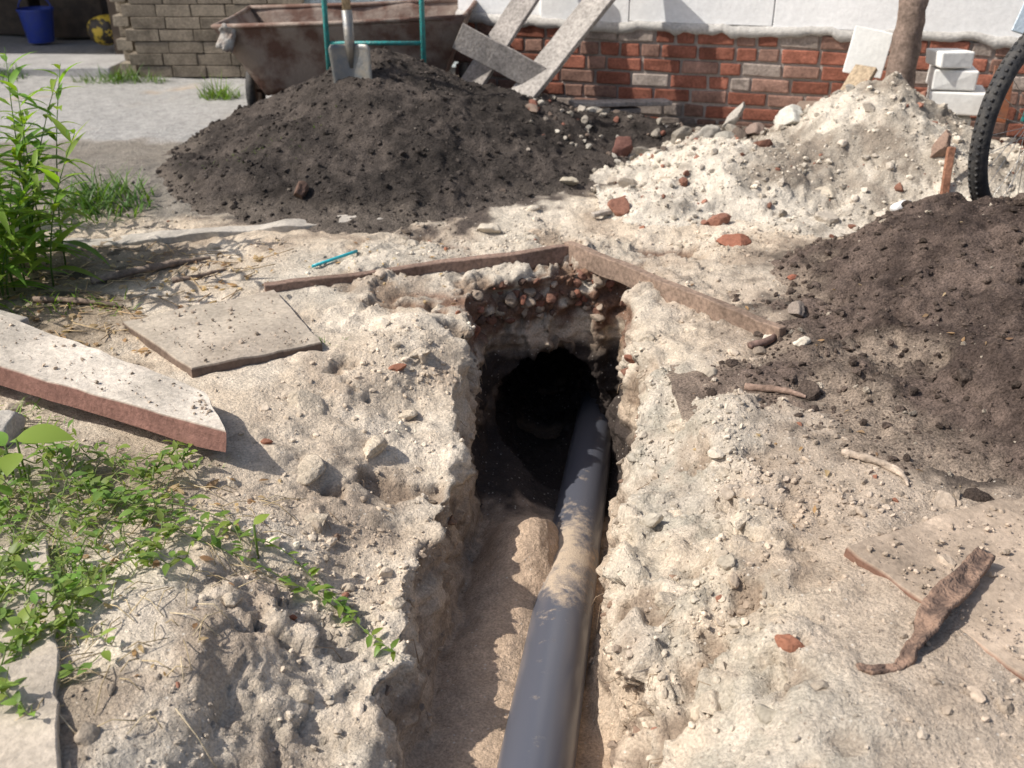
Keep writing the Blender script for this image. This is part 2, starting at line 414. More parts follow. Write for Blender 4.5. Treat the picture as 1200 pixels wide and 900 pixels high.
def cC(P):
    n=fbm(P,4,4,131); n2=fbm(P,20,3,132)
    c=mix(np.tile(C(.072,.053,.045),(len(P),1)),np.tile(C(.145,.108,.09),(len(P),1)),ss(-.3,.5,n+.4*n2))
    return mix(c,np.tile(C(.32,.255,.20),(len(P),1)),ss(.10,.0,P[:,2]+.08*n)*.85)
pC,PC,_=pile('brown_soil_pile',(.5,3.6),(1.7,4.6),.0105,hC,cC,M_soil,1.25,20)

# ------------------------------------------------------------------ rocks
def ico(sub):
    bm=bmesh.new(); bmesh.ops.create_icosphere(bm,subdivisions=sub,radius=1)
    v=np.array([p.co[:] for p in bm.verts]); f=np.array([[a.index for a in p.verts] for p in bm.faces]); bm.free(); return v,f
def rockvars(sub,n,rough):
    v,f=ico(sub); out=[]
    for k in range(n):
        w=v.copy()
        for _ in range(9):
            d=rng.normal(size=3); d/=np.linalg.norm(d); h=rng.uniform(.45,.85)
            e=np.maximum(0,w@d-h); w-=e[:,None]*d
        w=w*(1+rough*fbm(w+k*7,1.6,3,k)[:,None]); w*=rng.uniform(.6,1.15,3); out.append(w)
    return out,f
def scatter(name,P,C0,sizes,varset,mat,sink=.25,smooth=False,flat=.75):
    vs,f=varset; VV=[];FF=[];CC=[];n=0
    for p,c,s in zip(P,C0,sizes):
        w=vs[rng.integers(len(vs))]*s
        w=w*np.array([1,1,flat])
        A=euler(rng.uniform(-.5,.5),rng.uniform(-.5,.5),rng.uniform(0,6.3))
        w=w@A.T+p+np.array([0,0,s*flat*(.5-sink)])
        VV.append(w);FF.append(f+n);n+=len(w);CC.append(np.tile(c,(len(w),1)))
    return mesh_obj(name,np.concatenate(VV),np.concatenate(FF),mat,np.concatenate(CC),smooth)
small=rockvars(1,12,.15); med=rockvars(3,10,.14)
def pick(P,w,n):
    w=w/w.sum(); return rng.choice(len(P),n,p=w)
x,y,z=V.T
w=(.10+1.3*ss(-.02,.06,dd)*ss(.8,.2,dd)+1.0*ss(.45,.8,x)*ss(4.6,3.5,y)+.8*ss(.5,1,x)*ss(3.7,4.2,y)+.25*(y>3.7)+1.3*ss(.25,.4,x)*ss(1.4,1.0,x)*ss(3,2.4,y))*(Nn[:,2]>.15)
w*=np.where(dd<-.02,.12,1)*(y>1.0)
cl=ss(-.1,.5,fbm(V,3,3,140)); w=w*(.25+1.6*cl)
n_=18000
i=pick(V,w,n_)
sz=np.clip(.0024*(1-rng.random(n_))**(-.5),.0024,.012)
cr=gcol[i]*rng.uniform(.65,1.25,(n_,1)); cr=np.clip(cr,0,.72)
scatter('gravel',V[i],cr,sz,small,M_rock)
w2=w*np.where(dd<0.0,.05,1)
i=pick(V,w2,850); sz=np.clip(.008*(1-rng.random(850))**(-.5),.008,.034)
cr=gcol[i]*rng.uniform(.7,1.2,(850,1)); red=rng.random(850)<.05; cr[red]=C(.28,.13,.085)
cr=np.clip(cr+rng.uniform(-.02,.02,(850,1)),.03,.70)
scatter('rubble',V[i],cr,sz,med,M_rock,sink=.5)
big=rockvars(4,8,.16)
cl=[(-.62,2.62,.075),(-.57,2.32,.07),(-.42,2.5,.06),(-.50,2.12,.05),(-.34,2.75,.05),(-.72,2.2,.04),(-.3,3.0,.05),(-.30,1.9,.05),(-.45,1.55,.05),(-.62,1.75,.045),
    (.42,2.9,.05),(.46,3.15,.045),(.50,2.6,.05),(.44,2.2,.045),(.36,1.8,.05),(.40,1.5,.045),(.55,2.0,.04),(.62,3.2,.03),(-.2,3.3,.05),(-.27,3.45,.045)]
P=[];S_=[];K=[]
for a,b,s in cl:
    P.append((a,b,gz(a,b))); S_.append(s*.95); K.append(C(.60,.51,.40)*random.uniform(.85,1.08))
scatter('sandy_clod',np.array(P),np.array(K),S_,big,M_ground,sink=.85,smooth=True,flat=.6)
# brick fragments bedded in the end wall and upper side walls
P=[];K=[];S_=[]
for k in range(110):
    if k<65: o_=Vector((random.uniform(-.15,.42),3.15,random.uniform(-.20,-.03))); d_=Vector((random.uniform(-.1,.1),1,0))
    else: yy=random.uniform(1.5,3.5); o_=Vector((XC(yy),yy,random.uniform(-.30,-.10))); d_=Vector((random.choice([-1,1,1]),random.uniform(-.2,.2),.05))
    h=bvh.ray_cast(o_,d_)
    if h[0] and h[3]<1.2:
        P.append(h[0][:]); S_.append(random.uniform(.012,.036 if k<65 else .024)); K.append(C(*random.choice([(.24,.11,.075),(.17,.09,.065),(.11,.075,.06),(.34,.27,.21)] if k<65 else [(.40,.33,.26),(.22,.15,.11),(.30,.24,.19)]))*random.uniform(.8,1.2))
scatter('embedded_brick_rubble',np.array(P),np.array(K),S_,med,M_rock,sink=.5,flat=.8)
def crumbs(name,P,col,n,smin,smax_,extra=None,mat=M_soil,pw=.5,vs=None):
    ii=rng.choice(len(P),n); s=np.clip(smin*(1-rng.random(n))**(-pw),smin,smax_)
    c=np.tile(col,(n,1))*rng.uniform(.6,1.5,(n,1))
    if extra is not None:
        k=rng.random(n)<extra[0]; c[k]=np.array(extra[1])*rng.uniform(.7,1.3,(k.sum(),1))
    return scatter(name,P[ii],c,s,vs or small,mat)
PAv=PA[PA[:,2]>-.01]; PBv=PB[PB[:,2]>-.01]; PCv=PC[PC[:,2]>-.01]
crumbs('soil_crumbs',PAv,C(.072,.060,.053),7000,.004,.020,(.02,(.3,.26,.22)))
crumbs('sand_pile_gravel',PBv,C(.47,.42,.35),5500,.004,.022,(.04,(.28,.14,.10)),M_rock)
crumbs('sand_pile_rubble',PBv,C(.42,.37,.31),170,.016,.06,(.22,(.24,.12,.085)),M_rock,.4,med)
crumbs('soil_clumps',PCv,C(.11,.083,.068),9000,.0035,.019,(.03,(.42,.36,.29)))
crumbs('soil_lumps',PCv,C(.10,.076,.063),170,.014,.045,(.08,(.32,.26,.2)),M_soil,.4,med)

allb=[bvh]
for o in (pA,pB,pC):
    m=o.data; allb.append(BVHTree.FromPolygons([v.co[:] for v in m.vertices],[tuple(p.vertices) for p in m.polygons]))
def tz(x,y):
    z=-9
    for b in allb:
        h=b.ray_cast(Vector((x,y,3)),Vector((0,0,-1)))
        if h[0]: z=max(z,h[0].z)
    return z
def stone(name,x,y,s,col,sc=(1,1,.7),lift=.3,rot=(0,0,0)):
    v=big[0][rng.integers(8)].copy()*np.array(sc)*s
    v=v@euler(*rot).T+np.array([x,y,tz(x,y)+s*sc[2]*lift])
    return mesh_obj(name,v,big[1],M_rock,np.tile(C(*col),(len(v),1)),True)
stone('broken_brick',.93,3.98,.065,(.30,.13,.085),(1.2,.7,.6))
stone('broken_brick',.58,5.35,.10,(.16,.08,.065),(.8,.7,.9),.6)
stone('broken_brick',1.05,3.55,.03,(.30,.12,.08),(1.3,.7,.6))
stone('stone',-.10,4.22,.055,(.50,.44,.36),(1,.9,.8))
stone('stone',1.20,5.5,.09,(.38,.35,.31),(.55,.5,1.4),.5,(.3,.5,0))
stone('stone',1.05,5.45,.09,(.36,.33,.29),(1,.7,.8),.4)
stone('stone',1.42,5.15,.11,(.52,.50,.45),(1.2,.8,.6),.3,(0,-.2,.2))
stone('stone',1.52,5.28,.10,(.24,.18,.14),(1.2,.8,.5),.3)
stone('stone',1.28,5.3,.08,(.24,.18,.15),(1.2,.8,.55),.4)
stone('stone',1.95,4.55,.10,(.26,.18,.14),(.6,.5,1.0),.3,(.2,.2,0))
stone('stone',1.45,4.5,.07,(.46,.40,.32),(1.4,.8,.35),.2,(.2,0,.4))
stone('stone',-.98,4.55,.06,(.14,.09,.07),(1.1,.8,.8),.4)
stone('stone',.28,4.85,.05,(.42,.37,.29))
stone('stone',.50,4.95,.04,(.44,.38,.31)); stone('stone',.72,4.7,.05,(.42,.35,.27)); stone('stone',1.0,3.25,.05,(.24,.20,.17),(1,1,.6))
stone('stone',.85,3.05,.035,(.58,.52,.43)); stone('stone',.92,2.9,.03,(.58,.52,.43)); stone('stone',-1.38,2.36,.09,(.50,.46,.40),(1,1,.7),.3)
P=[];K=[];S_=[]
for k in range(190):
    a=random.uniform(.1,1.75); b=random.uniform(5.25,6.25)-.12*a
    P.append((a,b,tz(a,b))); S_.append(min(.07,.014*(1-random.random())**-.5)); K.append(C(*random.choice([(.24,.11,.08),(.28,.25,.21),(.14,.11,.09),(.36,.32,.27),(.20,.15,.12),(.40,.37,.32)]))*random.uniform(.8,1.1))
scatter('wall_foot_rubble',np.array(P),np.array(K),S_,med,M_rock,sink=.2,flat=.8)

# ------------------------------------------------------------------ pipe
pr=empty('drain_pipe'); mb=MB()
ys=np.linspace(.3,4.6,60)
mb.tube([(xpipe(a),a,zpipe(a)) for a in ys],.085,48)
mb.build('pipe_body',M_pipe,True,pr)
mb=MB()
V_=[];F_=[]
for i_ in range(2):
    for k in range(8):
        yy=2.03+i_*.065; t=R(116+k*5.2); V_.append((xpipe(yy)+.0862*math.cos(t),yy,zpipe(yy)+.0862*math.sin(t)))
for k in range(7): F_.append((k,k+1,8+k+1,8+k))
mb.add(V_,F_); mb.build('label',M_white,True,pr)

# ------------------------------------------------------------------ slabs and boards
def slab(name,pts,th,col,edgecol,sub=14,rough=.004,noisec=.25):
    p=[np.array(a,float) for a in pts]; f=[]
    n=sub
    g=np.zeros((n+1,n+1,3))
    for i in range(n+1):
        for j in range(n+1):
            u,v=i/n,j/n; g[i,j]=(p[0]*(1-u)+p[1]*u)*(1-v)+(p[3]*(1-u)+p[2]*u)*v
    T=g.reshape(-1,3); nrm=np.cross(p[1]-p[0],p[3]-p[0]); nrm/=np.linalg.norm(nrm)
    o=(n+1)**2; I=np.arange(o).reshape(n+1,n+1)
    ring=np.concatenate([I[:-1,0],I[-1,:-1],I[:0:-1,-1],I[0,:0:-1]])
    E1=T[ring]-nrm*.006; cen=T.mean(0); E1=E1+(E1-cen)/np.linalg.norm(E1-cen,axis=1)[:,None]*.004
    E2=E1-nrm*(th*.5); E3=E1-nrm*th
    A=np.concatenate([T,E1,E2,E3]); A=A+rough*np.stack([fbm(A,7,3,200),fbm(A,7,3,210),fbm(A,7,3,220)],1)
    for i in range(n):
        for j in range(n): f.append((I[i,j],I[i+1,j],I[i+1,j+1],I[i,j+1]))
    m=len(ring)
    for k in range(m):
        k2=(k+1)%m
        f.append((ring[k],o+k,o+k2,ring[k2])); f.append((o+k,o+m+k,o+m+k2,o+k2)); f.append((o+m+k,o+2*m+k,o+2*m+k2,o+m+k2))
    f.append(tuple(o+2*m+k for k in range(m)))
    c=np.tile(C(*col),(len(A),1)); c[o:]=C(*edgecol)
    bn=fbm(A,6,3,230); b2=fbm(A,2.5,3,235)
    c[:o]=mix(c[:o],np.tile(C(*edgecol)*.5+C(*col)*.4,(o,1)),ss(.1,.7,b2[:o])*noisec*2)
    c=c*(1+noisec*bn[:,None])
    return mesh_obj(name,A,[tuple(int(k) for k in q) for q in f],M_conc,c,False)
slab('paving_slab',[(-.745,2.25,.115),(-.86,2.50,.105),(-2.1,3.22,.17),(-2.1,2.86,.18)],.055,(.56,.50,.425),(.24,.13,.105),30,.006,.24)
slab('paving_slab',[(-.98,2.77,.045),(-.62,2.98,.035),(-.88,3.46,.025),(-1.34,3.18,.025)],.05,(.44,.38,.31),(.17,.125,.10),24,.006,.22)
slab('paving_slab',[(.76,1.86,.045),(.99,1.40,.05),(1.7,1.70,.065),(1.35,2.12,.040)],.05,(.39,.31,.24),(.22,.125,.09),24,.008,.3)
# crumbs of soil lying on the slabs
P=[];K=[];S_=[]
for k in range(900):
    u,v=random.random(),random.random()**1.4
    if k<500: p_=(1-v)*((1-u)*C(.78,1.84,.05)+u*C(.99,1.43,.055))+v*((1-u)*C(1.33,2.08,.045)+u*C(1.66,1.70,.068))
    elif k<700: p_=(1-v)*((1-u)*C(-.97,2.80,.047)+u*C(-.65,2.99,.037))+v*((1-u)*C(-1.30,3.18,.028)+u*C(-.90,3.42,.028))
    else: p_=(1-v)*((1-u)*C(-.76,2.27,.117)+u*C(-.87,2.48,.107))+v*((1-u)*C(-2.0,2.86,.178)+u*C(-2.0,3.14,.170))
    P.append(p_); S_.append(min(.010,.0022*(1-random.random())**-.5)); K.append(C(.42,.34,.265)*random.uniform(.5,1.4))
scatter('slab_grit',np.array(P),np.array(K),S_,small,M_rock)
mb=MB(); mb.box((-1.75,3.0,.03),(.3,.2,.14),rz(-.5),(.35,.32,.28),.01); mb.build('concrete_block',M_conc,bevel=.008)
def plank(name,a,b,w,h,col,mat=M_wood,parent=None,roll=0,seg=24,wob=.003):
    a=Vector(a);b=Vector(b);d=(b-a).normalized(); s=d.cross(Vector((0,0,1))).normalized(); u=s.cross(d)
    if roll: 
        m=Matrix.Rotation(roll,3,d); s=m@s;u=m@u
    VV=[];F=[]
    for i in range(seg+1):
        c=a+(b-a)*i/seg
        for sx,sy in((-1,-1),(1,-1),(1,1),(-1,1)): VV.append(c+s*sx*w/2+u*sy*h/2)
    for i in range(seg):
        for k in range(4): F.append((i*4+k,i*4+(k+1)%4,i*4+4+(k+1)%4,i*4+4+k))
    F.append((0,3,2,1)); F.append(tuple(seg*4+k for k in range(4)))
    A=np.array([v[:] for v in VV]); A=A+wob*np.stack([fbm(A,8,3,300),fbm(A,8,3,310),fbm(A,8,3,320)],1)
    c=np.tile(C(*col),(len(A),1))*(1+.2*fbm(A,5,3,330)[:,None])
    o=mesh_obj(name,A,F,mat,c,False,parent); m=o.modifiers.new('b','BEVEL'); m.width=.003; m.segments=1; m.limit_method='ANGLE'
    return o
plank('edging_board',(-.92,3.50,-.004),(.235,3.93,.0),.034,.075,(.24,.165,.13),wob=.007)
plank('edging_board',(.225,3.95,.008),(.90,3.05,.018),.036,.08,(.27,.195,.15),wob=.007)
plank('concrete_kerb',(-1.9,4.02,-.005),(-.55,4.42,-.012),.10,.05,(.44,.40,.35),M_conc,wob=.014)
plank('concrete_kerb',(-1.10,1.86,-.005),(-.72,.95,.0),.11,.09,(.45,.39,.32),M_conc,wob=.018,seg=40)
plank('wooden_stick',(.36,4.35,.03),(.60,4.50,.04),.03,.02,(.4,.35,.3))

mb=MB(); za=tz(-.70,3.78); mb.tube([(-.785,3.73,za+.016),(-.655,3.885,za+.016),(-.635,3.91,za+.016)],[.0065,.0065,.0065],8); mb.build('turquoise_pen',M_cyan,True)

def spline(pts,rs,n):
    P=[];Rr=[]
    pts=[Vector(p) for p in pts]
    for i in range(n+1):
        t=i/n*(len(pts)-1); k=min(int(t),len(pts)-2); f=t-k
        p0=pts[max(k-1,0)];p1=pts[k];p2=pts[k+1];p3=pts[min(k+2,len(pts)-1)]
        P.append(.5*((2*p1)+(p2-p0)*f+(2*p0-5*p1+4*p2-p3)*f*f+(3*p1-p0-3*p2+p3)*f**3)); Rr.append(rs[k]*(1-f)+rs[k+1]*f)
    return P,Rr
def gnarl(name,pts,rs,col,seed,flat=1,n=40,amp=.35):
    P,Rr=spline(pts,rs,n)
    mb=MB(); mb.tube(P,Rr,16,col)
    A=np.concatenate(mb.v); ctr=np.repeat(np.array([p[:] for p in P]),16,0)
    off=A-ctr; A=ctr+off*(1+amp*fbm(A,14,4,seed)+amp*.5*fbm(A,60,2,seed+5))[:,None]*np.array([1,1,flat])
    c=np.tile(C(*col),(len(A),1))*(1+.4*fbm(A,25,3,seed+9)[:,None])
    return mesh_obj(name,A,mb.f,M_wood,c,True)
def scrap(name,pts,ws,tw,n=70,m=10):
    P,Wd=spline(pts,ws,n); _,T=spline(pts,tw,n); VV=[];F=[]
    for i,p in enumerate(P):
        d=(P[min(i+1,n)]-P[max(i-1,0)]).normalized(); s=d.cross(Vector((0,0,1))).normalized(); s=Matrix.Rotation(T[i],3,d)@s; u=s.cross(d)
        for j in range(m+1):
            a=j/m*2-1; VV.append((p+s*a*Wd[i]+u*(.25*Wd[i]*(a*a)))[:])
    for i in range(n):
        for j in range(m): a=i*(m+1)+j; F.append((a,a+1,a+m+2,a+m+1))
    A=np.array(VV); A=A+.009*np.stack([fbm(A,16,4,600,.6),fbm(A,16,4,610,.6),fbm(A,16,4,620,.6)],1)
    o=mesh_obj(name,A,F,M_scrap,None,True); k=o.modifiers.new('s','SOLIDIFY'); k.thickness=.010; k.offset=0
    return o
scrap('rusty_metal_strip',[(.665,1.475,.032),(.74,1.48,.035),(.80,1.53,.050),(.865,1.61,.070),(.94,1.69,.072),(1.03,1.78,.078)],[.006,.013,.018,.030,.025,.022],[.2,.2,-.5,-.3,.25,.1])
for k,(a,b,r,c) in enumerate([((.88,2.30),(1.0,2.18),.010,(.42,.34,.27)),((.70,2.68),(.86,2.60),.010,(.26,.18,.14)),((-1.62,3.62),(-1.22,3.85),.016,(.26,.2,.16)),((-1.3,3.60),(-1.12,3.72),.010,(.24,.18,.14)),((-1.75,3.4),(-1.4,3.35),.012,(.24,.18,.14)),((.95,2.25),(.99,2.12),.007,(.42,.34,.27)),((.78,3.0),(.9,3.1),.012,(.18,.12,.1)),((-.42,1.28),(-.3,1.2),.006,(.3,.2,.15))]):
    mx=((a[0]+b[0])/2+.02,(a[1]+b[1])/2-.015)
    gnarl('dry_branch',[(a[0],a[1],tz(*a)+r*.7),(mx[0],mx[1],tz(*mx)+r*1.2),(b[0],b[1],tz(*b)+r*.7)],[r,r*.9,r*.4],c,420+k,1,24,.35)

# ------------------------------------------------------------------ house
house=empty('brick_house')
W0=np.array([-.35,6.72]); dirw=np.array([2.55,-.75]);dirw/=np.linalg.norm(dirw); nw=np.array([-dirw[1],dirw[0]])*-1
yaw=math.atan2(dirw[1],dirw[0]); RZ=rz(yaw)
def wp(s,out,z): q=W0+dirw*s+nw*out; return (q[0],q[1],z)
L=6.2
mb=MB(); mb.box(wp(L/2,-.13,.20),(L,.24,.70),RZ,(.40,.35,.31)); mb.build('mortar_core',M_conc,parent=house)
mb=MB(); bh=.074
for r in range(8):
    z0=-.12+r*.086; s=-.02-(r%2)*.07
    while s<L-.1:
        ln=(.215 if rng.random()>.35 else .115)*rng.uniform(.95,1.04)
        t=rng.random()
        if t<.50: c=C(.29,.115,.078)*rng.uniform(.7,1.2)
        elif t<.85: c=C(.30,.18,.14)*rng.uniform(.8,1.15)
        else: c=C(.36,.30,.26)*rng.uniform(.85,1.05)
        c=c*[.35,.5,.75,.95,1,1,1,1][r]  # courses darken downward: shade at the wall foot put into the brick colour
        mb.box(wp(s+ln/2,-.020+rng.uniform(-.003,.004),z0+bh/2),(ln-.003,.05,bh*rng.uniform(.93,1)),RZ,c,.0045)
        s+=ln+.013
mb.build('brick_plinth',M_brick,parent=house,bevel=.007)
mb=MB()
mb.box(wp(L/2,-.14,1.70),(L,.22,2.34),RZ,(.88,.88,.87)); mb.build('upper_wall',M_plaster,parent=house)
mb=MB(); s=.55
for wd in (.55,.85,.7,.9,.8,.9,.7):
    mb.box(wp(s+wd/2,-.012,1.25+rng.uniform(-.01,.01)),(wd-.006,.035,1.32),RZ,np.array([.88,.88,.875])*rng.uniform(.95,1.0),.002); s+=wd
mb.build('insulation_panels',M_plaster,parent=house,bevel=.003)
V_=[];F_=[];n_=220
for i_ in range(n_+1):
    s=i_/n_*L; e=noise3(np.array([[s*5,0,0]]),5)[0]*.022+noise3(np.array([[s*18,0,0]]),6)[0]*.014
    o=.018+.006*noise3(np.array([[s*9,3,0]]),7)[0]
    V_+= [wp(s,-.02,.612+e*.5),wp(s,o,.597+e*.5),wp(s,o+.004,.555+e),wp(s,-.012,.54+e)]
for i_ in range(n_):
    for k in range(3): a=i_*4+k; F_.append((a,a+1,a+5,a+4))
mb=MB(); mb.add(V_,F_,(.50,.48,.45)); mb.build('mortar_strip',M_conc,True,parent=house)
mb=MB()
for s0 in (1.3,3.7):
    mb.box(wp(s0+.55,.02,2.1),(1.1,.05,1.1),RZ,(.75,.75,.74))
mb.build('window_frames',M_plaster,parent=house,bevel=.01)
mb=MB()
for s0 in (1.3,3.7):
    for k in (0,1): mb.box(wp(s0+.29+k*.52,.046,2.1),(.46,.012,.96),RZ)
mb.build('window_glass',M_glass,parent=house)
mb=MB(); mb.box(wp(L/2,-1.6,2.93),(L+.3,3.3,.08),RZ); mb.build('roof',M_roof,parent=house)
mb=MB(); mb.box(wp(.1,-1.7,1.35),(.2,3.0,3.0),RZ,(.7,.7,.68)); mb.box(wp(L-.1,-1.7,1.35),(.2,3.0,3.0),RZ,(.7,.7,.68)); mb.box(wp(L/2,-3.2,1.35),(L,.2,3.0),RZ,(.7,.7,.68)); mb.build('side_walls',M_plaster,parent=house)

ann=empty('annex'); mb=MB()
for k in range(10): mb.box((-1.85+k*.18,8.1,1.3),(.172,.05,2.5),None,C(.42,.5,.55)*rng.uniform(.85,1.1),.002)
mb.build('board_wall',M_wood,parent=ann,bevel=.004)
mb=MB(); mb.box((-1.0,8.9,2.6),(2.0,1.9,.06)); mb.build('roof',M_roof,parent=ann)
shed=empty('block_shed'); mb=MB()
for r in range(27):
    s=-2.86-(r%2)*.06
    while s<-1.8:
        ln=.26; mb.box((s+ln/2,8.0+rng.uniform(-.004,.004),.04+r*.088),(ln-.006,.12,.083),None,C(.22,.185,.145)*rng.uniform(.75,1.15),.002); s+=ln
for r in range(27):
    for k in range(8): mb.box((-2.98,8.2+k*.27+(r%2)*.1,.04+r*.088),(.12,.26,.08),None,C(.28,.24,.19)*rng.uniform(.8,1.15),.003)
mb.build('block_wall',M_brick,parent=shed,bevel=.005)
mb=MB(); mb.box((-2.35,8.10,1.2),(1.0,.1,2.4),None,(.22,.19,.16)); mb.box((-1.83,9.3,1.2),(.1,2.2,2.4),None,(.25,.23,.2)); mb.build('inner_wall',M_plaster,parent=shed)
mb=MB(); mb.box((-2.4,9.2,2.5),(1.4,2.7,.08)); mb.build('roof',M_roof,parent=shed)
gar=empty('garage'); mb=MB()
for k in range(26): mb.box((-8.0+k*.2+.1,11.3,1.2),(.19,.04,2.5),None,jit=.004)
for k in range(14): mb.box((-8.1,8.7+k*.2,1.2),(.04,.19,2.5),None,jit=.004)  # left wall out of view, added to keep the sun from the interior
mb.build('board_walls',M_garage,parent=gar)
mb=MB(); mb.box((-5.6,10.0,2.45),(5.2,3.0,.08)); mb.build('roof',M_roof,parent=gar)  # roof above the view, added to make the interior dark
mb=MB(); 
for px_ in (-7.9,-5.6,-3.25): mb.box((px_,8.75,1.2),(.1,.1,2.45))
mb.build('posts',M_garage,parent=gar)
mb=MB(); mb.box((-4.15,10.2,.25),(.55,.5,.5),rz(.1),jit=.01); mb.box((-4.9,10.4,.35),(.7,.5,.7),rz(-.1),jit=.01); mb.build('wooden_crate',M_garage,bevel=.01)
mb=MB(); mb.box((-3.9,8.35,.0),(1.6,.7,.11),None,(.36,.35,.34),.01); mb.build('concrete_step',M_conc,bevel=.012)
mb=MB(); mb.tube([(-4.3,9.6,.02),(-4.3,9.6,.30)],[.11,.15],24,cap=False); mb.tube([(-4.3,9.6,.29),(-4.3,9.6,.31)],[.158,.158],24,cap=False)
V_=[(-4.3+.15*math.cos(t),9.6,.3+.13*math.sin(t)) for t in np.linspace(0,math.pi,12)]; mb.tube(V_,.006,6)
mb.tube([(-4.3,9.6,.02),(-4.3,9.6,.03)],[.11,.11],24); mb.build('blue_bucket',M_blue,True)
v,f=ico(4); v=v*np.array([.15,.12,.13])*(1+.06*fbm(v,2,2,500)[:,None])+np.array([-3.56,9.25,.17])
toy=mesh_obj('yellow_toy',v,f,M_yellow,None,True)

# ------------------------------------------------------------------ garden cart
cart=empty('garden_cart')
A=[(-1.74,6.15,.60),(-.28,6.10,.66),(-.22,6.85,.68),(-1.70,6.9,.62)]
B=[(-1.50,6.28,.20),(-.46,6.24,.22),(-.42,6.72,.22),(-1.46,6.76,.20)]
A=[Vector(a) for a in A];B=[Vector(b) for b in B]
mb=MB()
def sheet(mb,p,q,r,s,n=10):
    VV=[];F=[]
    for i in range(n+1):
        for j in range(n+1):
            u,v=i/n,j/n; VV.append(((p*(1-u)+q*u)*(1-v)+(s*(1-u)+r*u)*v)[:])
    for i in range(n):
        for j in range(n): F.append((i*(n+1)+j,(i+1)*(n+1)+j,(i+1)*(n+1)+j+1,i*(n+1)+j+1))
    VV=np.array(VV); VV=VV+.012*np.stack([fbm(VV,4,2,510),fbm(VV,4,2,511),fbm(VV,4,2,512)],1); mb.add(VV,F)
for k in range(4):
    k2=(k+1)%4; sheet(mb,A[k],A[k2],B[k2],B[k])
sheet(mb,B[0],B[1],B[2],B[3])
o=mb.build('tray',M_rust,True,cart); m=o.modifiers.new('s','SOLIDIFY'); m.thickness=.006
mb=MB()
for k in range(4): mb.tube([A[k],A[k]*.5+A[(k+1)%4]*.5+Vector((0,0,-.008)),A[(k+1)%4]],.014,8)
mb.build('rim',M_rust,True,cart)
mb=MB(); mb.tube([(-1.05,5.95,.22),(-1.05,5.97,.8),(-1.04,6.0,1.15)],.015,10); mb.tube([(-.505,5.95,.2),(-.505,5.97,.8),(-.51,6.0,1.15)],.015,10)
mb.tube([(-1.05,5.965,.535),(-.505,5.965,.535)],.012,10); mb.tube([(-1.04,6.0,1.15),(-.51,6.0,1.15)],.015,10)
mb.tube([(-1.05,5.95,.25),(-1.05,6.6,.19),(-.505,6.6,.19),(-.505,5.95,.25)],.014,8); mb.build('handle_frame',M_teal,True,cart)
def torus(mb,c,Rr,r,axis,n=40,m=12,col=(.5,.5,.5),wide=1):
    ax=Vector(axis).normalized(); a=ax.orthogonal().normalized(); b=ax.cross(a); c=Vector(c); V_=[];F_=[]
    for i in range(n):
        t=2*math.pi*i/n; d=a*math.cos(t)+b*math.sin(t)
        for j in range(m):
            u=2*math.pi*j/m; V_.append((c+d*(Rr+r*math.cos(u))+ax*r*wide*math.sin(u))[:])
    for i in range(n):
        for j in range(m): F_.append((i*m+j,((i+1)%n)*m+j,((i+1)%n)*m+(j+1)%m,i*m+(j+1)%m))
    mb.add(V_,F_,col)
mb=MB()
for xx in (-1.62,-.3): torus(mb,(xx,6.5,.17),.14,.03,(1,0,0)); 
mb.build('wheels',M_rubber,True,cart)
mb=MB(); mb.tube([(-1.64,6.5,.17),(-.28,6.5,.17)],.012,8)
for xx in (-1.62,-.3):
    mb.tube([(xx-.01,6.5,.17),(xx+.01,6.5,.17)],.12,20)
mb.build('axle',M_rust,True,cart)
mb=MB()
v,f=ico(4)
w=v*np.array([.05,.03,.09])+np.array([-1.66,6.15,.54]); w+=.02*fbm(w,14,3,520)[:,None]; mb.add(w,[tuple(int(q) for q in a) for a in f])
mb.build('cement_crust',M_cement,True,cart)

# ------------------------------------------------------------------ shovel
sh_=empty('shovel'); bx,by=-.83,5.36
V_=[];F_=[];nu,nv_=10,14
for j in range(nv_+1):
    t=j/nv_; z_=.62-.30*t; hw_=.108*(1-.12*t) if t<.7 else .108*(.916)*math.sqrt(max(0,1-((t-.7)/.3)**2))*.999+.001
    if t<.06: hw_=.095
    for i_ in range(nu+1):
        u=i_/nu*2-1; V_.append((bx+u*hw_+.02*t,by-.03*t-.03*(u*u)+.012*math.exp(-(u*3)**2)*(1-t),z_))
for j in range(nv_):
    for i_ in range(nu): a=j*(nu+1)+i_; F_.append((a,a+1,a+nu+2,a+nu+1))
mb=MB(); mb.add(V_,F_); o=mb.build('blade',M_steel,True,sh_); m=o.modifiers.new('s','SOLIDIFY'); m.thickness=.003
mb=MB(); mb.tube([(bx+.002,by-.004,.50),(bx,by+.006,.62),(bx-.006,by+.02,.78)],[.010,.026,.028],14); mb.build('socket',M_steel,True,sh_)
mb=MB(); mb.tube([(bx-.005,by+.018,.74),(bx-.04,by+.10,1.7)],.022,14,(.42,.33,.22)); mb.build('handle',M_wood,True,sh_)

# ------------------------------------------------------------------ planks (trestle)
tr=empty('wooden_trestle')
plank('leg_1',(-.42,6.05,.02),(.28,6.42,1.02),.16,.03,(.34,.31,.285),parent=tr,roll=R(25))
plank('leg_2',(-.14,5.85,.02),(.74,6.25,1.02),.17,.035,(.38,.35,.32),parent=tr,roll=R(25))
plank('crosspiece',(-.31,6.00,.57),(.17,5.98,.33),.15,.03,(.32,.29,.265),parent=tr,roll=R(90))
plank('wooden_plank',(.25,5.95,.13),(.75,6.15,.13),.12,.03,(.25,.22,.2),roll=0)
plank('wooden_plank',(.35,6.0,.19),(.95,6.2,.16),.10,.025,(.3,.27,.25),roll=0)

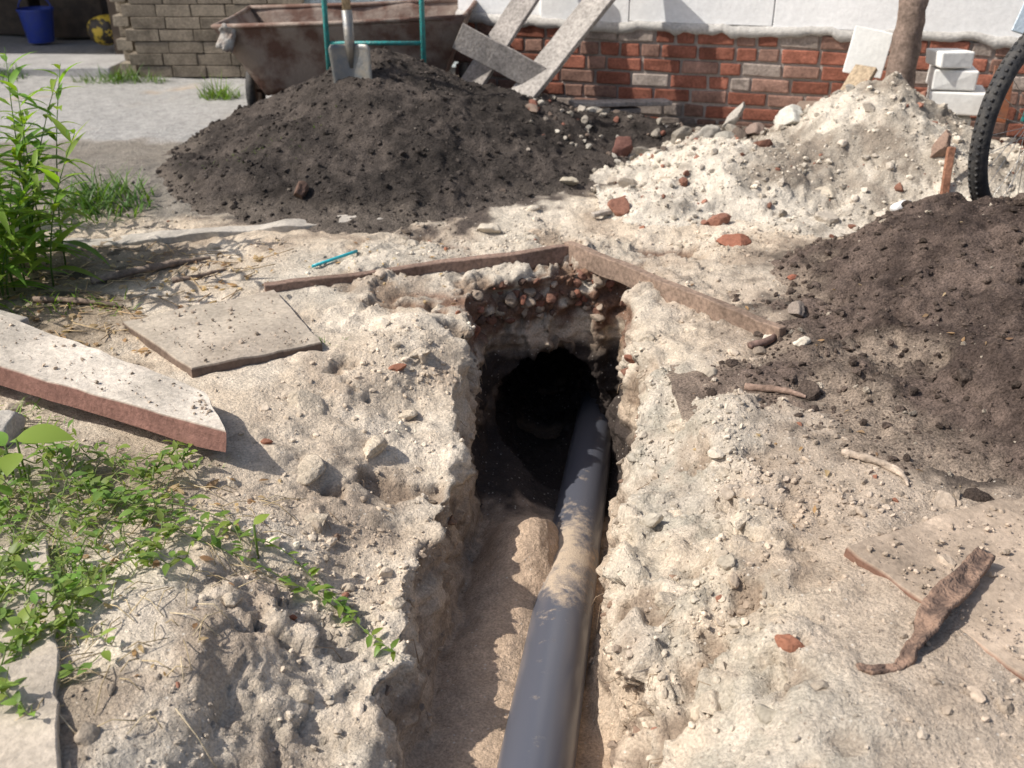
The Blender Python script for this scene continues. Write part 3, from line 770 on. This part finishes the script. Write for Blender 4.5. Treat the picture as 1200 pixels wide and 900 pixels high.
gnarl('wooden_post',[(2.04,5.45,-.1),(2.05,5.46,.4),(2.07,5.5,.9),(2.10,5.56,1.9)],[.078,.074,.07,.066],(.22,.165,.135),450,1,60,.10)
mb=MB()
mb.box((2.34,5.50,.43),(.22,.20,.10),rz(-.2),(.80,.79,.76),.006); mb.box((2.30,5.48,.53),(.18,.18,.08),rz(.1),(.82,.81,.78),.006)
mb.box((2.38,5.50,.31),(.28,.24,.12),rz(-.3),(.76,.75,.72),.006); mb.box((2.33,5.6,.13),(.34,.3,.2),rz(-.3),(.7,.69,.65),.006)
mb.build('aerated_concrete_block',M_plaster,bevel=.008)
mb=MB(); mb.box((1.95,5.72,.52),(.20,.03,.24),euler(-.2,0.15,-.28),(.78,.78,.75),.006); mb.build('foam_board',M_plaster,bevel=.004)
plank('wooden_offcut',(1.80,5.48,.33),(1.90,5.56,.47),.13,.03,(.42,.33,.23),roll=R(0))
plank('metal_sheet',(2.40,4.85,.72),(2.62,5.0,1.3),.2,.012,(.5,.5,.5),M_bluemetal,roll=R(40))
plank('rusty_plate',(2.50,5.25,.25),(2.54,5.35,.50),.12,.012,(.5,.5,.5),M_rust2,roll=R(30))
plank('clay_tile',(1.90,4.30,.02),(1.94,4.42,.32),.035,.02,(.28,.14,.09),M_brick,roll=R(20))
mb=MB(); zz=tz(1.72,4.34); mb.tube([(1.69,4.31,zz+.02),(1.75,4.35,zz+.03),(1.765,4.36,zz+.032),(1.78,4.37,zz+.034)],[.022,.022,.01,.01],14); mb.build('plastic_bottle',M_white,True)

# ------------------------------------------------------------------ bicycle
bike=empty('bicycle'); wr=.385
c1=Vector((2.10,4.06,.50)); dv=Vector((math.cos(R(36)),math.sin(R(36)),0)); axw=Vector((-dv.y,dv.x,0)); c2=c1+dv*1.12
mb=MB(); torus(mb,c1,wr,.036,axw,72,14); torus(mb,c2,wr,.036,axw,72,14)
for c in (c1,c2):
    for k in range(90):
        t=2*math.pi*k/90; d=dv*math.cos(t)+Vector((0,0,1))*math.sin(t); tg=Vector((0,0,1))*math.cos(t)-dv*math.sin(t)
        for s_ in (-1,1):
            p=c+d*(wr+.032)+axw*s_*.014; mb.tube([p-tg*.006,p+tg*.006],.007,4)
mb.build('tyres',M_rubber,True,bike)
mb=MB(); torus(mb,c1,wr-.038,.012,axw,64,8); torus(mb,c2,wr-.038,.012,axw,64,8)
for c in (c1,c2):
    mb.tube([c-axw*.04,c+axw*.04],.018,12)
    for k in range(28):
        t=2*math.pi*k/28; d=dv*math.cos(t)+Vector((0,0,1))*math.sin(t); t2=t+.5*(1 if k%2 else -1); d2=dv*math.cos(t2)+Vector((0,0,1))*math.sin(t2)
        mb.tube([c+d2*.018+axw*(.03 if k%4<2 else -.03),c+d*(wr-.035)],.0015,4,cap=False)
mb.build('rims_and_spokes',M_chrome,True,bike)
mb=MB(); U=Vector((0,0,1))
bb=c1+dv*.64-U*.05; st=c1+dv*.74+U*.50; hd=c1+dv*.14+U*.46; hd2=c1+dv*.10+U*.60
for a,b in ((bb,st),(hd,st-U*.05),(hd-U*.05,bb),(hd,hd2)): mb.tube([a,b],.015,10)
for s_ in (-.055,.055):
    mb.tube([c1+axw*s_,hd-U*.02+axw*s_*.9],.011,8); mb.tube([c2+axw*s_,bb],.009,8); mb.tube([c2+axw*s_,st-U*.06],.009,8)
mb.build('frame',M_teal,True,bike)
mb=MB(); mb.tube([hd2,hd2+U*.08],.012,8); mb.tube([hd2+U*.08-axw*.28-dv*.02,hd2+U*.08,hd2+U*.08+axw*.28-dv*.02],.011,8); mb.tube([st,st+U*.15],.012,8)
mb.tube([st+U*.16-dv*.0,st+U*.17+dv*.22],[.02,.07],10); mb.build('handlebar_and_saddle',M_rubber,True,bike)

# ------------------------------------------------------------------ plants
def leaf(mb,base,d,up,L_,W_,droop=.4,fold=.25,col=(.08,.16,.03),n=5,shape=.6):
    d=Vector(d).normalized(); s=d.cross(Vector(up)); 
    if s.length<1e-3: s=Vector((1,0,0))
    s.normalize(); V_=[];p=Vector(base); dd_=d.copy(); st=L_/n
    for i in range(n+1):
        t=i/n; w_=W_*.5*max(0,math.sin(math.pi*(t**shape)))
        w_=max(w_,.0004); u=s.cross(dd_)
        V_+= [p-s*w_+u*w_*fold,p,p+s*w_+u*w_*fold]
        dd_=(dd_-Vector((0,0,1))*droop/n).normalized(); p=p+dd_*st
    F=[]
    for i in range(n):
        a=i*3; F+= [(a,a+1,a+4,a+3),(a+1,a+2,a+5,a+4)]
    mb.add([v[:] for v in V_],F,col)
def gcolr(b=(.10,.19,.035),v=.3): 
    k=random.uniform(1-v,1+v); y_=random.uniform(.85,1.25); return (b[0]*k*y_,b[1]*k,b[2]*k)
def leafy_plant(name,cx,cy,nst,rad,h,L_,W_,lean=.3,nl=24,col=(.10,.20,.035)):
    e=MB()
    for k in range(nst):
        a=random.uniform(0,6.28); r=rad*math.sqrt(random.random()); x_=cx+r*math.cos(a); y_=cy+r*math.sin(a); z_=tz(x_,y_)-.01
        hh=h*random.uniform(.6,1.05); ln=Vector((math.cos(a),math.sin(a),0))*lean*random.uniform(.3,1.2)*hh+Vector((random.uniform(-.1,.2)*hh,random.uniform(-.1,.1)*hh,0))
        pts=[Vector((x_,y_,z_))+ln*(t**1.7)+Vector((0,0,hh*t)) for t in np.linspace(0,1,8)]
        e.tube(pts,[.004*(1-.7*t) for t in np.linspace(0,1,8)],5,(.12,.2,.06))
        for j in range(nl):
            t=.12+.88*(j+random.random()*.5)/nl; t=min(t,1); q=t*7; i0=min(int(q),6); p=pts[i0].lerp(pts[i0+1],q-i0)
            an=j*2.4+random.uniform(-.4,.4); el=random.uniform(-.1,.6)+.5*t
            d=Vector((math.cos(an)*math.cos(el),math.sin(an)*math.cos(el),math.sin(el)))
            s_=random.uniform(.6,1.15)*(1-.3*t)
            leaf(e,p,d,(0,0,1),L_*s_,W_*s_,random.uniform(.4,1.2),.3,gcolr(col))
    return e.build(name,M_leaf,True)
leafy_plant('tall_leafy_weed',-1.91,3.68,16,.20,.80,.23,.040,nl=24,col=(.17,.29,.045))
leafy_plant('tall_leafy_weed',-1.96,3.36,11,.16,.46,.19,.034,nl=20,col=(.17,.28,.045))
leafy_plant('leafy_weed',-2.35,4.1,12,.25,.65,.18,.034,nl=20,col=(.14,.25,.04))
def grass(name,cx,cy,rx,ry,n,h,col=(.10,.18,.035),w=.006):
    e=MB()
    for k in range(n):
        a=random.uniform(0,6.28); r=random.random()**.7; x_=cx+rx*r*math.cos(a); y_=cy+ry*r*math.sin(a)
        t=random.uniform(0,6.28); d=Vector((math.cos(t)*.6,math.sin(t)*.6,1))
        leaf(e,(x_,y_,tz(x_,y_)-.01),d,(math.cos(t),math.sin(t),.1),h*random.uniform(.3,1.1)*(1.1-.6*r),w*random.uniform(.6,1.3),random.uniform(.3,1.6),.2,gcolr(col),5,.6)
    return e.build(name,M_leaf,True)
grass('grass_tuft',-1.94,4.6,.24,.32,360,.26,(.08,.16,.035),.009)
grass('grass_tuft',-2.05,7.2,.14,.12,160,.24,(.11,.19,.04),.008)
grass('grass_tuft',-2.95,7.8,.35,.12,260,.2,(.08,.15,.03),.008)
grass('grass_tuft',-4.2,7.9,.5,.3,420,.25,(.06,.13,.03),.01)
grass('grass_tuft',-1.6,3.35,.28,.12,90,.10,(.15,.24,.04))
grass('grass_tuft',-1.45,2.45,.2,.12,100,.12,(.14,.24,.05))
grass('grass_tuft',-.98,2.28,.25,.06,60,.07,(.14,.24,.05),.004)
grass('grass_tuft',-.62,3.02,.08,.03,26,.05,(.12,.22,.05),.004)
grass('grass_tuft',-1.25,5.0,.5,.25,120,.05,(.10,.16,.05),.004)
def runner(e,pts,nl=22,Ls=.035,Ws=.02,col=(.15,.25,.05),r=.0022,lift=.02):
    pts=[Vector(p) for p in pts]; P=[]
    n=30
    for i in range(n+1):
        t=i/n*(len(pts)-1);k=min(int(t),len(pts)-2);f=t-k
        p0=pts[max(k-1,0)];p1=pts[k];p2=pts[k+1];p3=pts[min(k+2,len(pts)-1)]
        p=.5*((2*p1)+(p2-p0)*f+(2*p0-5*p1+4*p2-p3)*f*f+(3*p1-p0-3*p2+p3)*f**3)
        z_=tz(p.x,p.y); P.append(Vector((p.x,p.y,z_+lift*(1+.6*math.sin(i*.9)))))
    for _ in range(3):
        for i in range(1,n): P[i].z=max((P[i-1].z+P[i].z+P[i+1].z)/3,tz(P[i].x,P[i].y)+.004)
    e.tube(P,[r*(1-.6*i/n) for i in range(n+1)],5,(.2,.26,.09))
    for j in range(nl):
        q=(j+random.random())/nl*n; i0=min(int(q),n-1); p=P[i0].lerp(P[i0+1],q-i0); a=random.uniform(0,6.28); el=random.uniform(0,.8)
        s_=random.uniform(.5,1.25)
        leaf(e,p,(math.cos(a)*math.cos(el),math.sin(a)*math.cos(el),math.sin(el)),(0,0,1),Ls*s_,Ws*s_,random.uniform(.2,1),.2,gcolr(col),4,.7)
e=MB()
runner(e,[(-1.0,2.08,0),(-.8,1.98,0),(-.55,1.95,0),(-.40,1.86,0),(-.255,1.70,0)],60,.032,.013)
runner(e,[(-1.0,2.05,0),(-.75,1.92,0),(-.5,1.88,0),(-.36,1.84,0)],34,.035,.016)
runner(e,[(-1.1,2.2,0),(-.95,2.06,0),(-.7,2.0,0),(-.62,1.9,0)],30,.035,.016)
for k in range(85):
    cx=random.uniform(-1.35,-.78); cy=random.uniform(1.38,2.25)
    if cx>-.95 and cy<1.6: cx-=.1
    a=random.uniform(0,6.28); l=random.uniform(.08,.28); b=a+random.uniform(-.7,.7)
    runner(e,[(cx,cy,0),(cx+l*.5*math.cos(a),cy+l*.5*math.sin(a),0),(cx+l*math.cos(b),cy+l*math.sin(b),0)],random.randint(8,18),.036,random.choice([.009,.014,.022]),(.17,.265,.06),lift=random.uniform(.02,.06))
e.build('creeping_weeds',M_leaf,True)
grass('grass_clump',-1.05,1.80,.25,.40,500,.12,(.19,.27,.08),.004)
e=MB()
for k in range(260):
    cx=random.uniform(-1.4,-.6); cy=random.uniform(1.3,2.2); a=random.uniform(0,6.28); l=random.uniform(.03,.12)
    x2,y2=cx+l*math.cos(a),cy+l*math.sin(a); c=random.choice([(.55,.44,.27),(.42,.33,.2),(.6,.5,.34)])
    e.tube([(cx,cy,tz(cx,cy)+.006),((cx+x2)/2,(cy+y2)/2,tz((cx+x2)/2,(cy+y2)/2)+.02),(x2,y2,tz(x2,y2)+.006)],.0012,4,c)
for k in range(130):
    cx=random.uniform(-2.2,-1.0); cy=random.uniform(3.0,4.0); a=random.uniform(0,6.28); l=random.uniform(.05,.16)
    x2,y2=cx+l*math.cos(a),cy+l*math.sin(a); c=random.choice([(.55,.42,.26),(.35,.26,.17),(.45,.32,.19)])
    e.tube([(cx,cy,tz(cx,cy)+.006),(x2,y2,tz(x2,y2)+.012)],.002,4,c)
e.build('dry_straw',M_wood,True)
e=MB()
for (bx_,by_,bz,an,el_,Ls,Ws) in [(-1.22,2.14,.16,.15,.15,.14,.10),(-1.24,2.12,.15,2.6,.3,.10,.06),(-1.22,2.12,.13,-1.4,.1,.09,.055),(-1.10,1.62,.04,-.6,.4,.07,.045),(-.95,1.74,.04,-1.2,.4,.055,.04),(-.98,1.72,.04,.3,.5,.06,.035),(-.92,1.58,.03,-1.9,.3,.045,.03),(-.60,1.93,.05,.7,.5,.045,.03),(-1.2,1.95,.05,1.7,.6,.07,.04)]:
    e.tube([(bx_,by_,tz(bx_,by_)-.01),(bx_,by_,bz)],.003,5,(.15,.22,.06))
    leaf(e,(bx_,by_,bz),(math.cos(an)*math.cos(el_),math.sin(an)*math.cos(el_),math.sin(el_)),(0,0,1),Ls,Ws,.5,.15,gcolr((.19,.31,.06),.1),10,.75)
e.build('broadleaf_plant',M_leaf,True)
e=MB()
def litter(n,xa,xb,ya,yb,s=(.02,.05)):
    for k in range(n):
        cx=random.uniform(xa,xb); cy=random.uniform(ya,yb); a=random.uniform(0,6.28)
        c=random.choice([(.42,.27,.15),(.34,.23,.14),(.55,.42,.27),(.26,.16,.1),(.46,.35,.23)])
        L_=random.uniform(*s); leaf(e,(cx,cy,tz(cx,cy)+.006),(math.cos(a),math.sin(a),random.uniform(.0,.4)),(random.uniform(-.4,.4),random.uniform(-.4,.4),1),L_,L_*random.uniform(.25,.5),random.uniform(.2,.9),random.uniform(-.4,.5),c,4,.75)
litter(340,-2.3,-1.0,2.95,3.95); litter(60,-1.2,-.6,1.4,2.25,(.012,.03)); litter(60,-1.2,-.2,3.4,4.1,(.012,.03)); litter(40,.5,1.6,1.9,3.6,(.012,.03)); litter(6,-.9,-.7,1.8,2.2,(.03,.05))
e.build('dry_leaves',M_leaf,True)
e=MB()
for k in range(60):
    sd=random.choice([-1,1]); yy=random.uniform(1.4,3.5); zz=random.uniform(-.3,-.1)
    h=bvh.ray_cast(Vector((XC(yy),yy,zz)),Vector((sd,random.uniform(-.2,.2),.1)))
    if not h[0]: continue
    p=h[0]; l=random.uniform(.02,.07)
    e.tube([p,p+Vector((-sd*l*.5,random.uniform(-.03,.03),-.2*l)),p+Vector((-sd*l*.7,random.uniform(-.04,.04),-l))],.001,4,(.3,.22,.15))
e.build('fine_roots',M_wood,True)

# ------------------------------------------------------------------ light, world, camera
sv=Vector((-.85,-.16,0)).normalized(); el=R(47)
sdir=Vector((sv.x*math.cos(el),sv.y*math.cos(el),math.sin(el)))
sl=bpy.data.lights.new('sun','SUN'); sl.energy=5.0; sl.angle=R(.5); sl.color=(1,.95,.87)
so=bpy.data.objects.new('sun',sl); scene.collection.objects.link(so); so.rotation_euler=(-sdir).to_track_quat('-Z','Y').to_euler()
w=bpy.data.worlds.new('World'); scene.world=w; w.use_nodes=True; nt=w.node_tree; bg=nt.nodes['Background']
sky=nt.nodes.new('ShaderNodeTexSky'); sky.sky_type='NISHITA'; sky.sun_disc=False; sky.sun_elevation=el; sky.sun_rotation=math.atan2(sv.x,sv.y)
sky.dust_density=3.0
nt.links.new(sky.outputs[0],bg.inputs[0]); bg.inputs[1].default_value=.13
cam=bpy.data.cameras.new('camera'); co=bpy.data.objects.new('camera',cam); scene.collection.objects.link(co)
co.location=(0,0,1.4); co.rotation_euler=(R(90-27),0,0); cam.sensor_width=36; cam.lens=35.3; cam.clip_end=500; cam.clip_start=.05
cam.dof.use_dof=True; cam.dof.focus_distance=2.7; cam.dof.aperture_fstop=4.0
scene.camera=co
scene.view_settings.view_transform='Standard'; scene.view_settings.look='None'; scene.view_settings.exposure=0
print('verts',len(V))
